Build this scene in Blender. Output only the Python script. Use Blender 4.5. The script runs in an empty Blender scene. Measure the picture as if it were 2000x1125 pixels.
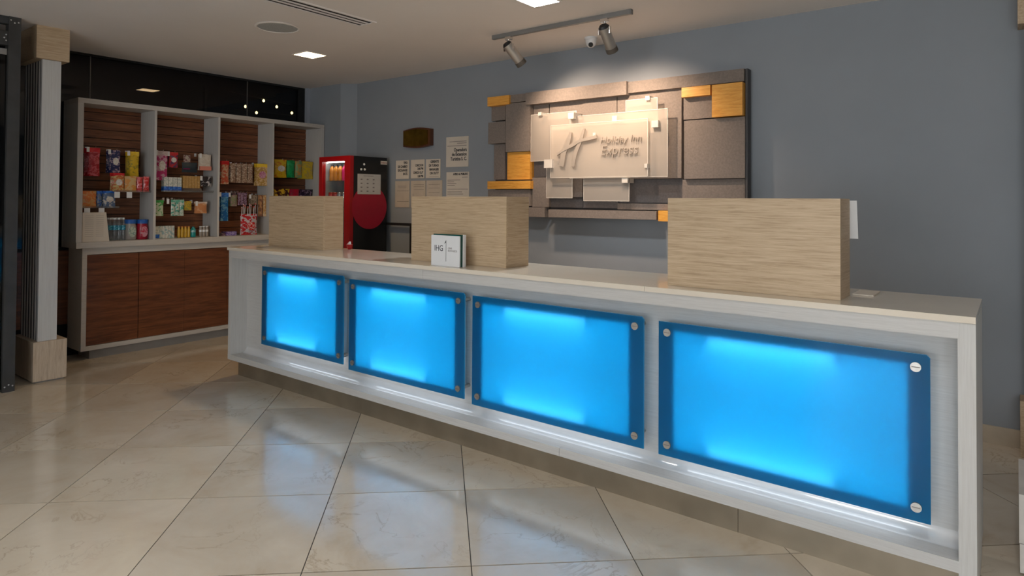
import bpy, bmesh, math, random
from mathutils import Vector, Matrix
random.seed(7)
S = bpy.context.scene
COL = S.collection
# ------------------------------------------------------------------ camera
F, YAW, PIT, ROLL, PY = 1272.72, 0.6569688, 0.0161349, 0.00611720, 369.44
CAM_H = 1.5
cd = bpy.data.cameras.new('camera'); cam = bpy.data.objects.new('camera', cd); COL.objects.link(cam)
fw = Vector((-math.sin(YAW)*math.cos(PIT), math.cos(YAW)*math.cos(PIT), math.sin(PIT)))
rt = Vector((math.cos(YAW), math.sin(YAW), 0)); up = rt.cross(fw)
r2 = rt*math.cos(ROLL)+up*math.sin(ROLL); u2 = up*math.cos(ROLL)-rt*math.sin(ROLL)
M = Matrix((r2, u2, -fw)).transposed().to_4x4(); M.translation = Vector((0, 0, CAM_H))
cam.matrix_world = M
cd.sensor_width = 36; cd.lens = F/2000*36; cd.shift_y = -(562.5-PY)/2000; cd.clip_start = .05
S.camera = cam
# ------------------------------------------------------------------ world, exposure
w = bpy.data.worlds.new('night'); S.world = w; w.use_nodes = True
w.node_tree.nodes['Background'].inputs[0].default_value = (.004, .005, .010, 1)
w.node_tree.nodes['Background'].inputs[1].default_value = 1
S.view_settings.view_transform = 'Standard'; S.view_settings.look = 'None'
S.view_settings.exposure = 0.0; S.view_settings.gamma = 1; S.view_settings.use_curve_mapping = False
LAMP = 14.0            # emission of the square ceiling lamps
BEAM = 128.0           # downward beam of each ceiling lamp
LAMP_COL = (1.0, .70, .38)
LAMP2_COL = (.95, .98, 1.0)
SPOT_W = 62.0
LED = 17.5
FILL_PANEL = 8.0             # unseen fill panels added on the far lobby wall
# ------------------------------------------------------------------ helpers
class B:
    def __init__(s): s.m = bmesh.new()
    def box(s, x0, x1, y0, y1, z0, z1):
        v = [s.m.verts.new(p) for p in ((x0,y0,z0),(x1,y0,z0),(x1,y1,z0),(x0,y1,z0),(x0,y0,z1),(x1,y0,z1),(x1,y1,z1),(x0,y1,z1))]
        for f in ((3,2,1,0),(4,5,6,7),(0,1,5,4),(1,2,6,5),(2,3,7,6),(3,0,4,7)): s.m.faces.new([v[i] for i in f])
        return s
    def prism(s, pts, a, b, ax='z'):
        """polygon pts extruded from a to b along ax; pts are the other two coordinates in order"""
        def q(p, h):
            return {'z': (p[0], p[1], h), 'y': (p[0], h, p[1]), 'x': (h, p[0], p[1])}[ax]
        lo = [s.m.verts.new(q(p, a)) for p in pts]; hi = [s.m.verts.new(q(p, b)) for p in pts]
        n = len(pts); s.m.faces.new(lo[::-1]); s.m.faces.new(hi)
        for i in range(n): s.m.faces.new((lo[i], lo[(i+1)%n], hi[(i+1)%n], hi[i]))
        return s
    def tube(s, p0, p1, r0, r1=None, n=14, cap=True):
        r1 = r0 if r1 is None else r1
        p0 = Vector(p0); p1 = Vector(p1); d = (p1-p0).normalized()
        a = d.orthogonal().normalized(); b = d.cross(a)
        R = []
        for p, r in ((p0, r0), (p1, r1)):
            R.append([s.m.verts.new(p+(a*math.cos(t)+b*math.sin(t))*r) for t in [2*math.pi*i/n for i in range(n)]])
        for i in range(n): s.m.faces.new((R[0][i], R[0][(i+1)%n], R[1][(i+1)%n], R[1][i]))
        if cap: s.m.faces.new(R[0][::-1]); s.m.faces.new(R[1])
        return s
    def lathe(s, prof, c, n=18):
        rings = []
        for r, z in prof:
            rings.append([s.m.verts.new((c[0]+r*math.cos(2*math.pi*i/n), c[1]+r*math.sin(2*math.pi*i/n), c[2]+z)) for i in range(n)])
        for a, b in zip(rings, rings[1:]):
            for i in range(n): s.m.faces.new((a[i], a[(i+1)%n], b[(i+1)%n], b[i]))
        s.m.faces.new(rings[0][::-1]); s.m.faces.new(rings[-1])
        return s
    def bevel(s, w=.003, seg=2):
        es = [e for e in s.m.edges if len(e.link_faces) == 2 and e.calc_face_angle(0) > .6]
        bmesh.ops.bevel(s.m, geom=es, offset=w, segments=seg, affect='EDGES', profile=.6)
        return s
def obj(name, b, mat, parent=None, smooth=False):
    bm = b.m if isinstance(b, B) else b
    bmesh.ops.recalc_face_normals(bm, faces=bm.faces)
    base = Vector((0, 0, 0))
    p = parent
    while p is not None: base += p.location; p = p.parent
    me = bpy.data.meshes.new(name)
    if parent is None:
        # origin at the base centre of the thing
        lo = [min(v.co[i] for v in bm.verts) for i in range(3)]; hi = [max(v.co[i] for v in bm.verts) for i in range(3)]
        base = Vector(((lo[0]+hi[0])/2, (lo[1]+hi[1])/2, lo[2]))
    bmesh.ops.translate(bm, verts=bm.verts, vec=-base)
    bm.to_mesh(me); bm.free()
    if smooth:
        for f in me.polygons: f.use_smooth = True
        try: me.set_sharp_from_angle(angle=.7)
        except Exception: pass
    me.materials.append(mat)
    o = bpy.data.objects.new(name, me); COL.objects.link(o)
    if parent is None: o.location = base
    else: o.parent = parent
    return o
def tag(o, label, cat, group=None):
    o['label'] = label; o['category'] = cat
    if group: o['group'] = group
    return o
def thing(name, label, cat, loc, group=None):
    o = bpy.data.objects.new(name, None); COL.objects.link(o); o.location = loc; o.empty_display_size = .1
    return tag(o, label, cat, group)
def struct(o):
    o['kind'] = 'structure'; return o
def dup(o, delta, label=None):
    r = o.copy(); COL.objects.link(r); r.location = o.location+Vector(delta)
    if label: r['label'] = label
    for ch in list(o.children):
        c = ch.copy(); COL.objects.link(c); c.parent = r
        for g in ch.children:
            d = g.copy(); COL.objects.link(d); d.parent = c
    return r
def text_bm(s, size, face, origin, depth=.001, align='LEFT', offset=0.0, shear=0.0, wide=1.0, res=3):
    cu = bpy.data.curves.new('tmp', 'FONT'); cu.body = s; cu.size = size; cu.extrude = depth; cu.align_x = align
    cu.offset = offset; cu.shear = shear; cu.resolution_u = res; cu.space_line = .95
    o = bpy.data.objects.new('tmp', cu); COL.objects.link(o)
    dg = bpy.context.evaluated_depsgraph_get(); me = bpy.data.meshes.new_from_object(o.evaluated_get(dg))
    bpy.data.objects.remove(o); bm = bmesh.new(); bm.from_mesh(me); bpy.data.meshes.remove(me)
    for v in bm.verts:
        x, y, z = v.co; x *= wide
        if face == '-y': v.co = (origin[0]+x, origin[1]-z, origin[2]+y)
        else: v.co = (origin[0]+z, origin[1]+x, origin[2]+y)
    return bm
# ------------------------------------------------------------------ materials
def nm(name):
    m = bpy.data.materials.new(name); m.use_nodes = True; nt = m.node_tree
    return m, nt, nt.nodes['Principled BSDF']
def c4(c): return (c[0], c[1], c[2], 1)
def ramp(nt, fac, stops):
    r = nt.nodes.new('ShaderNodeValToRGB'); el = r.color_ramp.elements
    el[0].position, el[0].color = stops[0][0], c4(stops[0][1]); el[1].position, el[1].color = stops[-1][0], c4(stops[-1][1])
    for p, c in stops[1:-1]:
        e = el.new(p); e.color = c4(c)
    nt.links.new(fac, r.inputs[0]); return r.outputs[0]
def noise(nt, vec, scale, detail=4, rough=.55, dist=0.0):
    n = nt.nodes.new('ShaderNodeTexNoise'); n.inputs['Scale'].default_value = scale; n.inputs['Detail'].default_value = detail
    n.inputs['Roughness'].default_value = rough; n.inputs['Distortion'].default_value = dist
    nt.links.new(vec, n.inputs['Vector']); return n.outputs['Fac']
def coords(nt, scale=(1, 1, 1), rnd=False, geo=True):
    if geo: src = nt.nodes.new('ShaderNodeNewGeometry').outputs['Position']
    else: src = nt.nodes.new('ShaderNodeTexCoord').outputs['Object']
    if rnd:
        oi = nt.nodes.new('ShaderNodeObjectInfo'); ml = nt.nodes.new('ShaderNodeMath'); ml.operation = 'MULTIPLY'; ml.inputs[1].default_value = 37.0
        nt.links.new(oi.outputs['Random'], ml.inputs[0]); ad = nt.nodes.new('ShaderNodeVectorMath'); ad.operation = 'ADD'
        nt.links.new(src, ad.inputs[0]); nt.links.new(ml.outputs[0], ad.inputs[1]); src = ad.outputs[0]
    mp = nt.nodes.new('ShaderNodeMapping'); mp.inputs['Scale'].default_value = scale; nt.links.new(src, mp.inputs['Vector'])
    return mp.outputs['Vector']
def bump(nt, bs, h, st=.1, d=.002):
    b = nt.nodes.new('ShaderNodeBump'); b.inputs['Strength'].default_value = st; b.inputs['Distance'].default_value = d
    nt.links.new(h, b.inputs['Height']); nt.links.new(b.outputs[0], bs.inputs['Normal'])
def plain(name, c, rough=.5, metal=0.0, var=.06, scale=9, spec=.5, coat=0.0):
    m, nt, bs = nm(name)
    f = noise(nt, coords(nt), scale, 3)
    lo = tuple(x*(1-var) for x in c); hi = tuple(min(1, x*(1+var)) for x in c)
    nt.links.new(ramp(nt, f, [(.3, lo), (.7, hi)]), bs.inputs['Base Color'])
    bs.inputs['Roughness'].default_value = rough; bs.inputs['Metallic'].default_value = metal
    bs.inputs['Specular IOR Level'].default_value = spec; bs.inputs['Coat Weight'].default_value = coat
    return m
def grain(name, dark, mid, light, scale, rough=.4, bumpst=.08, rnd=False, spec=.5):
    m, nt, bs = nm(name)
    v = coords(nt, scale, rnd)
    a = noise(nt, v, 1.0, 6, .65, .35); v2 = coords(nt, tuple(s*4 for s in scale), rnd); b = noise(nt, v2, 1.0, 3, .6)
    mx = nt.nodes.new('ShaderNodeMath'); mx.operation = 'MULTIPLY_ADD'; mx.inputs[1].default_value = .35
    nt.links.new(b, mx.inputs[0]); nt.links.new(a, mx.inputs[2])
    nt.links.new(ramp(nt, mx.outputs[0], [(.46, dark), (.66, mid), (.88, light)]), bs.inputs['Base Color'])
    bs.inputs['Roughness'].default_value = rough; bs.inputs['Specular IOR Level'].default_value = spec
    bump(nt, bs, mx.outputs[0], bumpst, .001); return m
def emis(name, c, st):
    m = bpy.data.materials.new(name); m.use_nodes = True; nt = m.node_tree; nt.nodes.remove(nt.nodes['Principled BSDF'])
    e = nt.nodes.new('ShaderNodeEmission'); e.inputs[0].default_value = c4(c); e.inputs[1].default_value = st
    nt.links.new(e.outputs[0], nt.nodes['Material Output'].inputs[0]); return m
def mixsh(nt, fac, a, b):
    x = nt.nodes.new('ShaderNodeMixShader')
    if isinstance(fac, float): x.inputs[0].default_value = fac
    else: nt.links.new(fac, x.inputs[0])
    nt.links.new(a, x.inputs[1]); nt.links.new(b, x.inputs[2]); return x.outputs[0]
def shader(nt, kind, c, rough=None):
    n = nt.nodes.new(kind); n.inputs['Color'].default_value = c4(c)
    if rough is not None: n.inputs['Roughness'].default_value = rough
    return n.outputs[0]
def fres(nt, ior):
    # thin sheet: the same reflectance from both sides of the pane
    n = nt.nodes.new('ShaderNodeFresnel'); g = nt.nodes.new('ShaderNodeNewGeometry')
    mr = nt.nodes.new('ShaderNodeMapRange'); mr.inputs[3].default_value = ior; mr.inputs[4].default_value = 1/ior
    nt.links.new(g.outputs['Backfacing'], mr.inputs[0]); nt.links.new(mr.outputs[0], n.inputs['IOR']); return n.outputs[0]
def glassy(name, tint, solid=None, solid_amt=0.0, transl=.5, rough=.03, ior=1.45):
    """thin glass or film: tinted see-through + cloudy part + sharp surface reflection"""
    m = bpy.data.materials.new(name); m.use_nodes = True; nt = m.node_tree; nt.nodes.remove(nt.nodes['Principled BSDF'])
    base = shader(nt, 'ShaderNodeBsdfTransparent', tint)
    if solid_amt > 0:
        d = mixsh(nt, transl, shader(nt, 'ShaderNodeBsdfDiffuse', solid), shader(nt, 'ShaderNodeBsdfTranslucent', solid))
        base = mixsh(nt, solid_amt, base, d)
    out = mixsh(nt, fres(nt, ior), base, shader(nt, 'ShaderNodeBsdfGlossy', (1, 1, 1), rough))
    nt.links.new(out, nt.nodes['Material Output'].inputs[0]); return m
M_wall = plain('blue_grey_wall_paint', (.278, .303, .332), .75, var=.03, scale=2.5, spec=.25)
M_ceil = plain('ceiling_paint', (.80, .76, .73), .9, var=.02, scale=1.5, spec=.1)
M_lam = grain('white_laminate_vertical', (.47, .46, .445), (.52, .51, .49), (.55, .545, .53), (110, 110, 4), .42, .04)
M_lamh = grain('white_laminate_horizontal', (.46, .45, .435), (.51, .50, .485), (.55, .545, .53), (5, 110, 150), .42, .04)
M_lamy = grain('white_laminate_crosswise', (.42, .395, .36), (.48, .455, .42), (.52, .495, .46), (110, 5, 140), .45, .04)
M_top = plain('polished_counter_top', (.70, .63, .53), .12, var=.03, scale=4, spec=.6)
M_oak = grain('light_oak_laminate', (.36, .25, .15), (.50, .37, .235), (.60, .46, .31), (5, 60, 130), .5)
M_oaks = grain('light_oak_laminate_side', (.36, .25, .15), (.48, .35, .22), (.56, .43, .29), (60, 5, 130), .5)
M_oakv = grain('light_oak_laminate_vertical', (.36, .28, .20), (.48, .38, .28), (.56, .46, .35), (90, 60, 5), .5)
M_wal = grain('walnut_laminate', (.060, .018, .007), (.130, .042, .016), (.20, .070, .026), (30, 2.2, 26), .35)
M_slat = grain('walnut_slat', (.080, .026, .011), (.165, .058, .023), (.26, .098, .040), (30, 2.5, 40), .4, rnd=True)
M_dark = plain('dark_void_paint', (.004, .004, .005), .8)
M_groove = plain('groove_shadow_paint', (.02, .012, .008), .9)
M_plinth = plain('brushed_steel_plinth', (.36, .31, .24), .38, .75, var=.18, scale=3)
M_plg = plain('grey_laminate_plinth', (.25, .235, .22), .4)
M_steel = plain('brushed_steel', (.50, .49, .47), .42, 1, var=.1, scale=60)
M_chrome = plain('chrome', (.75, .75, .75), .15, 1, var=.02)
M_post = plain('charcoal_painted_steel', (.050, .050, .050), .45, .2, var=.15)
M_black = plain('black_enamel', (.006, .007, .009), .25, var=.1)
M_blackm = plain('matt_black_metal', (.012, .012, .013), .5)
M_grey = plain('warm_grey_textured_panel', (.22, .184, .160), .8, var=.12, scale=70, spec=.2)
M_greyd = plain('dark_grey_textured_panel', (.135, .122, .120), .8, var=.12, scale=70, spec=.2)
M_backing = plain('charcoal_sign_backing', (.07, .068, .07), .7)
M_orange = grain('orange_wood_veneer', (.62, .26, .035), (.78, .36, .06), (.86, .46, .10), (8, 60, 90), .4)
M_paper = plain('white_paper', (.62, .56, .48), .8, var=.03)
M_paper2 = plain('aged_paper', (.50, .43, .35), .8, var=.06)
M_white = plain('white_plastic', (.72, .73, .74), .4, var=.02)
M_ink = plain('black_ink', (.03, .032, .04), .7)
M_inkg = plain('grey_ink', (.20, .18, .17), .7)
M_silver = plain('satin_silver_lettering', (.40, .35, .30), .4, .2)
M_marbleb = plain('cream_marble', (.50, .43, .33), .35, var=.12, scale=5)
M_gold = plain('brass_plaque', (.50, .33, .06), .25, 1, var=.3, scale=12)
M_goldw = plain('dark_wood_plaque', (.10, .035, .015), .35)
M_red = plain('red_enamel', (.33, .003, .006), .3)
M_reds = plain('crimson_sticker', (.36, .004, .028), .45)
M_green = plain('green_acrylic', (.004, .055, .045), .15)
M_glassw = glassy('dark_window_glass', (.55, .56, .58), rough=.015, ior=1.42)
M_clear = glassy('clear_glass', (.92, .94, .93))
M_acr = glassy('clear_acrylic', (.82, .84, .85), (.7, .7, .72), .12)
M_film = glassy('clear_wrap', (.85, .85, .85), (.6, .5, .45), .3, rough=.12)
M_frost = glassy('frosted_sign_glass', (.97, .95, .92), (.88, .82, .75), .30, .35, .12)
M_led = emis('led_tube', (1.0, .97, 1.0), LED*.62)
M_glow = emis('added_ledge_glow', (.80, .90, 1.0), 5.5)
M_led2 = emis('rear_fill_glow', (.0, .92, 1.0), LED*.95)
M_lamp = emis('lamp_diffuser_warm', LAMP_COL, LAMP)
M_lamp2 = emis('lamp_diffuser_neutral', LAMP2_COL, LAMP)
M_bulb = emis('string_bulb', (1.0, .78, .30), 9)
M_fridgel = emis('fridge_light', (1, .95, .9), 18.0)
M_cavity = plain('white_lightbox_lining', (.85, .87, .9), .8, var=.01)
# blue back-painted glass
M_blue = bpy.data.materials.new('blue_frosted_glass'); M_blue.use_nodes = True; nt = M_blue.node_tree
nt.nodes.remove(nt.nodes['Principled BSDF'])
_d = mixsh(nt, .72, shader(nt, 'ShaderNodeBsdfDiffuse', (0, .075, .22)), shader(nt, 'ShaderNodeBsdfTranslucent', (.23, .70, .96)))
_o = mixsh(nt, fres(nt, 1.25), _d, shader(nt, 'ShaderNodeBsdfGlossy', (1, 1, 1), .12))
nt.links.new(_o, nt.nodes['Material Output'].inputs[0])
# cream marble tiles
M_tile, nt, bs = nm('cream_marble_tile')
v = coords(nt, (1, 1, 1), True, False)
a = noise(nt, v, 2.4, 9, .62, .45); base = ramp(nt, a, [(.26, (.43, .345, .245)), (.42, (.515, .435, .335)), (.58, (.55, .475, .375)), (.78, (.60, .52, .42))])
b_ = noise(nt, v, 3.2, 10, .60, .7)
vm = nt.nodes.new('ShaderNodeMath'); vm.operation = 'SUBTRACT'; vm.inputs[1].default_value = .5; nt.links.new(b_, vm.inputs[0])
va = nt.nodes.new('ShaderNodeMath'); va.operation = 'ABSOLUTE'; nt.links.new(vm.outputs[0], va.inputs[0])
veil = ramp(nt, va.outputs[0], [(0, (1, 1, 1)), (.012, (0, 0, 0))])
msk = ramp(nt, noise(nt, v, 1.7, 2), [(.48, (0, 0, 0)), (.66, (.55, .55, .55))])
mm = nt.nodes.new('ShaderNodeMath'); mm.operation = 'MULTIPLY'; nt.links.new(veil, mm.inputs[0]); nt.links.new(msk, mm.inputs[1])
mx = nt.nodes.new('ShaderNodeMixRGB'); nt.links.new(mm.outputs[0], mx.inputs[0]); nt.links.new(base, mx.inputs[1]); mx.inputs[2].default_value = (.25, .19, .13, 1)
oi = nt.nodes.new('ShaderNodeObjectInfo'); tone = ramp(nt, oi.outputs['Random'], [(0, (.84, .84, .85)), (1, (1.06, 1.05, 1.03))])
m2 = nt.nodes.new('ShaderNodeMixRGB'); m2.blend_type = 'MULTIPLY'; m2.inputs[0].default_value = 1; nt.links.new(mx.outputs[0], m2.inputs[1]); nt.links.new(tone, m2.inputs[2])
nt.links.new(m2.outputs[0], bs.inputs['Base Color'])
rr = nt.nodes.new('ShaderNodeMapRange'); rr.inputs[3].default_value = .08; rr.inputs[4].default_value = .17
nt.links.new(noise(nt, v, 9, 4), rr.inputs[0]); nt.links.new(rr.outputs[0], bs.inputs['Roughness'])
bs.inputs['Specular IOR Level'].default_value = .95
M_grout = plain('dark_grout', (.035, .030, .026), .9)
_wraps = {}
def wrap(c1, c2, sc=30, rough=.2, thr=.52):
    """printed wrapper: two printed colours in patches"""
    k = (c1, c2, sc)
    if k in _wraps: return _wraps[k]
    m, nt, bs = nm('printed_wrapper'); v = coords(nt, (1, 1, 1.4), True, False)
    f = noise(nt, v, sc, 3, .5, .8)
    nt.links.new(ramp(nt, f, [(thr-.03, c1), (thr+.03, c2)]), bs.inputs['Base Color'])
    bs.inputs['Roughness'].default_value = rough
    bump(nt, bs, noise(nt, v, sc*1.3, 3), .35, .004)
    _wraps[k] = m; return m

# ------------------------------------------------------------------ room shell
WX, WY, CZ = -7.10, 5.08, 2.89
RX, FY = 3.4, -4.2
floor = struct(obj('floor', B().box(WX-.1, RX, FY, WY+.12, -.10, -.004), M_grout))
floor['label'] = 'cream marble tile floor with thin dark joints laid diagonally'; floor['category'] = 'floor'
O2 = Vector((-3.7604, 1.1694)); U = Vector((.50202, .45699)); V = Vector((.48636, -.50556))
gu, gv = .0034, .0022
def clip(poly, ax, lim, sgn):
    out = []
    for i in range(len(poly)):
        p, q = poly[i], poly[(i+1) % len(poly)]; a = (p[ax]-lim)*sgn; b = (q[ax]-lim)*sgn
        if a <= 0: out.append(p)
        if a*b < 0: out.append(p+(q-p)*(a/(a-b)))
    return out
tile_me = None
for i in range(-22, 22):
    for j in range(-22, 22):
        c = O2+U*(i+.5)+V*(j+.5)
        hu = U*(.5-gv/U.length); hv = V*(.5-gu/V.length)
        poly = [c-hu-hv, c+hu-hv, c+hu+hv, c-hu+hv]
        n0 = len(poly); pl = poly
        for ax, lim, sg in ((0, WX, -1), (0, 1.6, 1), (1, -1.4, -1), (1, WY, 1)): pl = clip(pl, ax, lim, sg) if len(pl) > 2 else []
        if len(pl) < 3: continue
        full = len(pl) == 4 and all((a-b).length < 1e-5 for a, b in zip(pl, poly))
        if full and tile_me:
            o = bpy.data.objects.new('floor_tile', tile_me); COL.objects.link(o)
        else:
            bm = B().prism([p-c for p in (poly if full else pl)], -.004, 0)
            bmesh.ops.recalc_face_normals(bm.m, faces=bm.m.faces)
            me = bpy.data.meshes.new('floor_tile'); bm.m.to_mesh(me); bm.m.free(); me.materials.append(M_tile)
            o = bpy.data.objects.new('floor_tile', me); COL.objects.link(o)
            if full: tile_me = me
        o.parent = floor; o.location = Vector((c[0], c[1], 0))-floor.location
obj('floor_border', B().box(1.603, RX, FY, WY, -.004, 0).box(WX, 1.597, FY, -1.403, -.004, 0), M_marbleb, floor)
ceiling = struct(obj('ceiling', B().box(WX-.1, RX, FY, WY+.12, CZ, CZ+.1), M_ceil))
struct(obj('wall_back', B().box(WX-.1, RX, WY, WY+.12, 0, CZ), M_wall))
struct(obj('wall_right', B().box(RX, RX+.1, FY, WY, 0, CZ), M_wall))
struct(obj('wall_front', B().box(WX-.1, RX, FY-.1, FY, 0, CZ), plain('pale_lobby_wall', (.55, .52, .48), .8)))
for k in range(3):  # glowing panels added behind the viewer to light the counter front
    x = -1.6+1.9*k; q = thing('added_fill_panel', '%s tall glowing fill panel added on the lobby wall behind the viewer' % ['first', 'second', 'third', 'fourth'][k], 'fill light', (x, FY, .5))
    obj('frame', B().box(x-.75, x+.75, FY, FY+.04, .45, 2.45), M_post, q); obj('glowing_face', B().box(x-.70, x+.70, FY+.04, FY+.045, .5, 2.4), emis('fill_panel_glow', (.93, .97, 1.0), FILL_PANEL), q)
bb = struct(obj('baseboard_back', B().box(-6.2, RX, WY-.015, WY, 0, .108).bevel(.002, 1), M_marbleb))
# pier between the window and the back wall
struct(obj('wall_pier', B().prism([(WX, 4.95), (-6.44, 4.95), (-6.29, WY), (WX, WY)], 0, CZ), M_wall))
struct(obj('trim_1', B().box(WX, WX+.045, 4.905, 4.95, 0, CZ).bevel(.003, 1), plain('pale_blue_trim', (.33, .36, .41), .5)))
# window wall on the left: dark glass above a walnut dado
win = struct(obj('window_1', B().box(WX-.06, WX, 4.82, 4.905, 0, CZ).box(WX-.06, WX, FY, 4.82, CZ-.02, CZ).box(WX-.06, WX-.005, FY, 4.82, 1.0, 1.03), M_dark))
ys = [-4.2, -2.4, -.6, 1.2, 2.5, 4.14, 4.82]
for a, b in zip(ys, ys[1:]): obj('window_pane', B().box(WX-.035, WX-.025, a+.002, b-.002, 1.03, CZ-.02), M_glassw, win)
for y in ys[1:-1]: obj('pane_joint', B().box(WX-.037, WX-.0235, y-.003, y+.003, 1.03, CZ-.02), plain('silicone_joint', (.16, .15, .14), .5), win)
dado = struct(obj('wall_left', B().box(WX-.12, WX-.06, FY, 4.95, 0, 1.0), M_dark))
for a, b in zip(ys, ys[1:]): obj('dado_panel', B().box(WX-.06, WX-.01, a+.003, b-.003, .30, .995).bevel(.003, 1), M_wal, dado)
# ceiling fittings -----------------------------------------------------------
def lamp(x, y, m, label, pw=1.0, col=LAMP2_COL):
    t = thing('recessed_lamp', label, 'ceiling light', (x, y, CZ))
    s = .108
    fr = B(); o_ = s+.012
    fr.box(x-o_, x+o_, y-o_, y-s, CZ-.006, CZ).box(x-o_, x+o_, y+s, y+o_, CZ-.006, CZ).box(x-o_, x-s, y-s, y+s, CZ-.006, CZ).box(x+s, x+o_, y-s, y+s, CZ-.006, CZ)
    obj('frame', fr, M_ceil, t); obj('diffuser', B().box(x-s, x+s, y-s, y+s, CZ-.004, CZ-.001), m, t)
    l = bpy.data.lights.new('lamp_beam', 'SPOT'); l.energy = BEAM*pw; l.color = col; l.spot_size = math.radians(125); l.spot_blend = .9; l.shadow_soft_size = .09
    lo = bpy.data.objects.new('lamp_beam', l); COL.objects.link(lo); lo.parent = t; lo.location = (0, 0, -.012)
lamp(-5.39, 3.775, M_lamp, 'square ceiling light in front of the snack shelf', .62, LAMP_COL)
lamp(-2.62, 3.68, M_lamp2, 'square ceiling light over the reception counter, cut by the top edge')
for k, (x, y) in enumerate([(.15, 1.0), (-2.62, 1.0), (.15, -1.7), (-2.62, -1.7), (2.4, 1.0), (1.6, -3.2)]):
    lamp(x, y, M_lamp2, 'square lobby ceiling light, number %s of the row behind the viewer' % ('one two three four five six seven eight'.split()[k]))
t = thing('air_diffuser', 'long slotted linear air diffuser set in the ceiling', 'vent', (-4.2, 2.5, CZ))
# runs from (-4.16,3.39) towards the viewer's left
ax0, ax1, ay0, ay1 = -4.16, -3.965, 1.9, 3.385
fr = B().box(ax0, ax1, ay1-.02, ay1, CZ-.008, CZ).box(ax0, ax0+.018, ay0, ay1-.02, CZ-.008, CZ).box(ax1-.018, ax1, ay0, ay1-.02, CZ-.008, CZ).box(ax0, ax1, ay0-.02, ay0, CZ-.008, CZ)
obj('frame', fr, M_ceil, t)
obj('duct_slot', B().box(ax0+.018, ax1-.018, ay0, ay1-.02, CZ-.002, CZ-.0005), plain('duct_shadow', (.02, .016, .012), .9), t)
for k in range(2):
    x = ax0+.018+.053*(k+1)
    obj('blade', B().box(x-.009, x+.009, ay0, ay1-.02, CZ-.009, CZ-.003), M_ceil, t)
t = thing('ceiling_speaker', 'round flush speaker grille on the ceiling left of the air diffuser', 'speaker', (-4.73, 3.005, CZ))
obj('rim', B().lathe([(.170, 0), (.176, -.006), (.160, -.010), (.155, -.004)], (-4.73, 3.005, CZ), 40), M_ceil, t, True)
obj('grille', B().lathe([(.155, 0), (.155, -.006), (.08, -.009), (.01, -.0095)], (-4.73, 3.005, CZ), 40), plain('speaker_grille', (.40, .42, .42), .6, var=.25, scale=160), t, True)
obj('indicator', B().lathe([(.006, 0), (.006, -.006)], (-4.875, 2.94, CZ-.004), 10), M_white, t)
# track with two spotlights
t = thing('light_track', 'grey ceiling light track carrying two spotlights above the wall sign', 'light track', (-2.85, 4.26, CZ))
obj('rail', B().box(-3.50, -2.21, 4.245, 4.277, CZ-.034, CZ).bevel(.002, 1), plain('grey_track', (.25, .25, .25), .4, .4), t)
obj('end_cap', B().box(-2.21, -2.195, 4.243, 4.279, CZ-.036, CZ).bevel(.002, 1), plain('grey_track_cap', (.2, .2, .2), .4), t)
def spot(x, aim, label):
    y = 4.26; t = thing('spotlight', label, 'spotlight', (x, y, CZ-.034))
    obj('adapter', B().box(x-.03, x+.03, y-.016, y+.016, CZ-.06, CZ-.034).bevel(.003, 1), M_chrome, t)
    obj('stem', B().tube((x, y, CZ-.06), (x, y, CZ-.10), .010), M_chrome, t, True)
    piv = Vector((x, y, CZ-.115)); d = (Vector(aim)-piv).normalized(); a = piv-d*.02; b = piv+d*.155
    obj('yoke', B().box(x-.030, x+.030, y-.008, y+.008, CZ-.104, CZ-.096).box(x-.048, x-.043, y-.012, y+.012, CZ-.15, CZ-.096).box(x+.043, x+.048, y-.012, y+.012, CZ-.15, CZ-.096), M_chrome, t)
    h = obj('lamp_housing', B().tube(a, b, .042, .042, 24), plain('satin_nickel', (.50, .47, .43), .35, .7), t, True)
    obj('rear_cap', B().tube(a-d*.018, a, .028, .042, 24), M_blackm, t, True)
    obj('bezel', B().tube(b-d*.004, b+d*.034, .0455, .047, 24, False), plain('bezel', (.10, .085, .07), .7), t, True)
    obj('lens', B().tube(b, b+d*.004, .040, .040, 24), emis('lens_glow', (1, .85, .65), 2.0), t)
    l = bpy.data.lights.new('spot_beam', 'SPOT'); l.energy = SPOT_W; l.color = (1, .74, .54); l.spot_size = math.radians(112); l.spot_blend = 1.0; l.shadow_soft_size = .03
    lo = bpy.data.objects.new('spot_beam', l); COL.objects.link(lo); lo.parent = t; lo.location = b+d*.040-t.location
    lo.rotation_euler = d.to_track_quat('-Z', 'Y').to_euler()
spot(-3.33, (-3.05, 5.0, 1.98), 'left spotlight on the ceiling track')
spot(-2.42, (-2.45, 5.0, 1.98), 'right spotlight on the ceiling track, beside the dome camera')
t = thing('dome_camera', 'small white dome security camera on the ceiling', 'camera', (-2.86, 4.80, CZ))
obj('mount', B().lathe([(.055, 0), (.055, -.018), (.048, -.026)], (-2.86, 4.80, CZ), 24), M_white, t, True)
obj('dome', B().lathe([(.047, -.026), (.046, -.045), (.038, -.068), (.022, -.083), (.004, -.088)], (-2.86, 4.80, CZ), 24), M_white, t, True)
cdv = (Vector((0, 0, CAM_H))-Vector((-2.86, 4.80, CZ-.05))).normalized(); cdv = (cdv+Vector((-.05, 0, -.3))).normalized()
cc = Vector((-2.86, 4.80, CZ-.05))
obj('lens', B().tube(cc+cdv*.030, cc+cdv*.050, .022, .019, 18), M_black, t, True)

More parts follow.
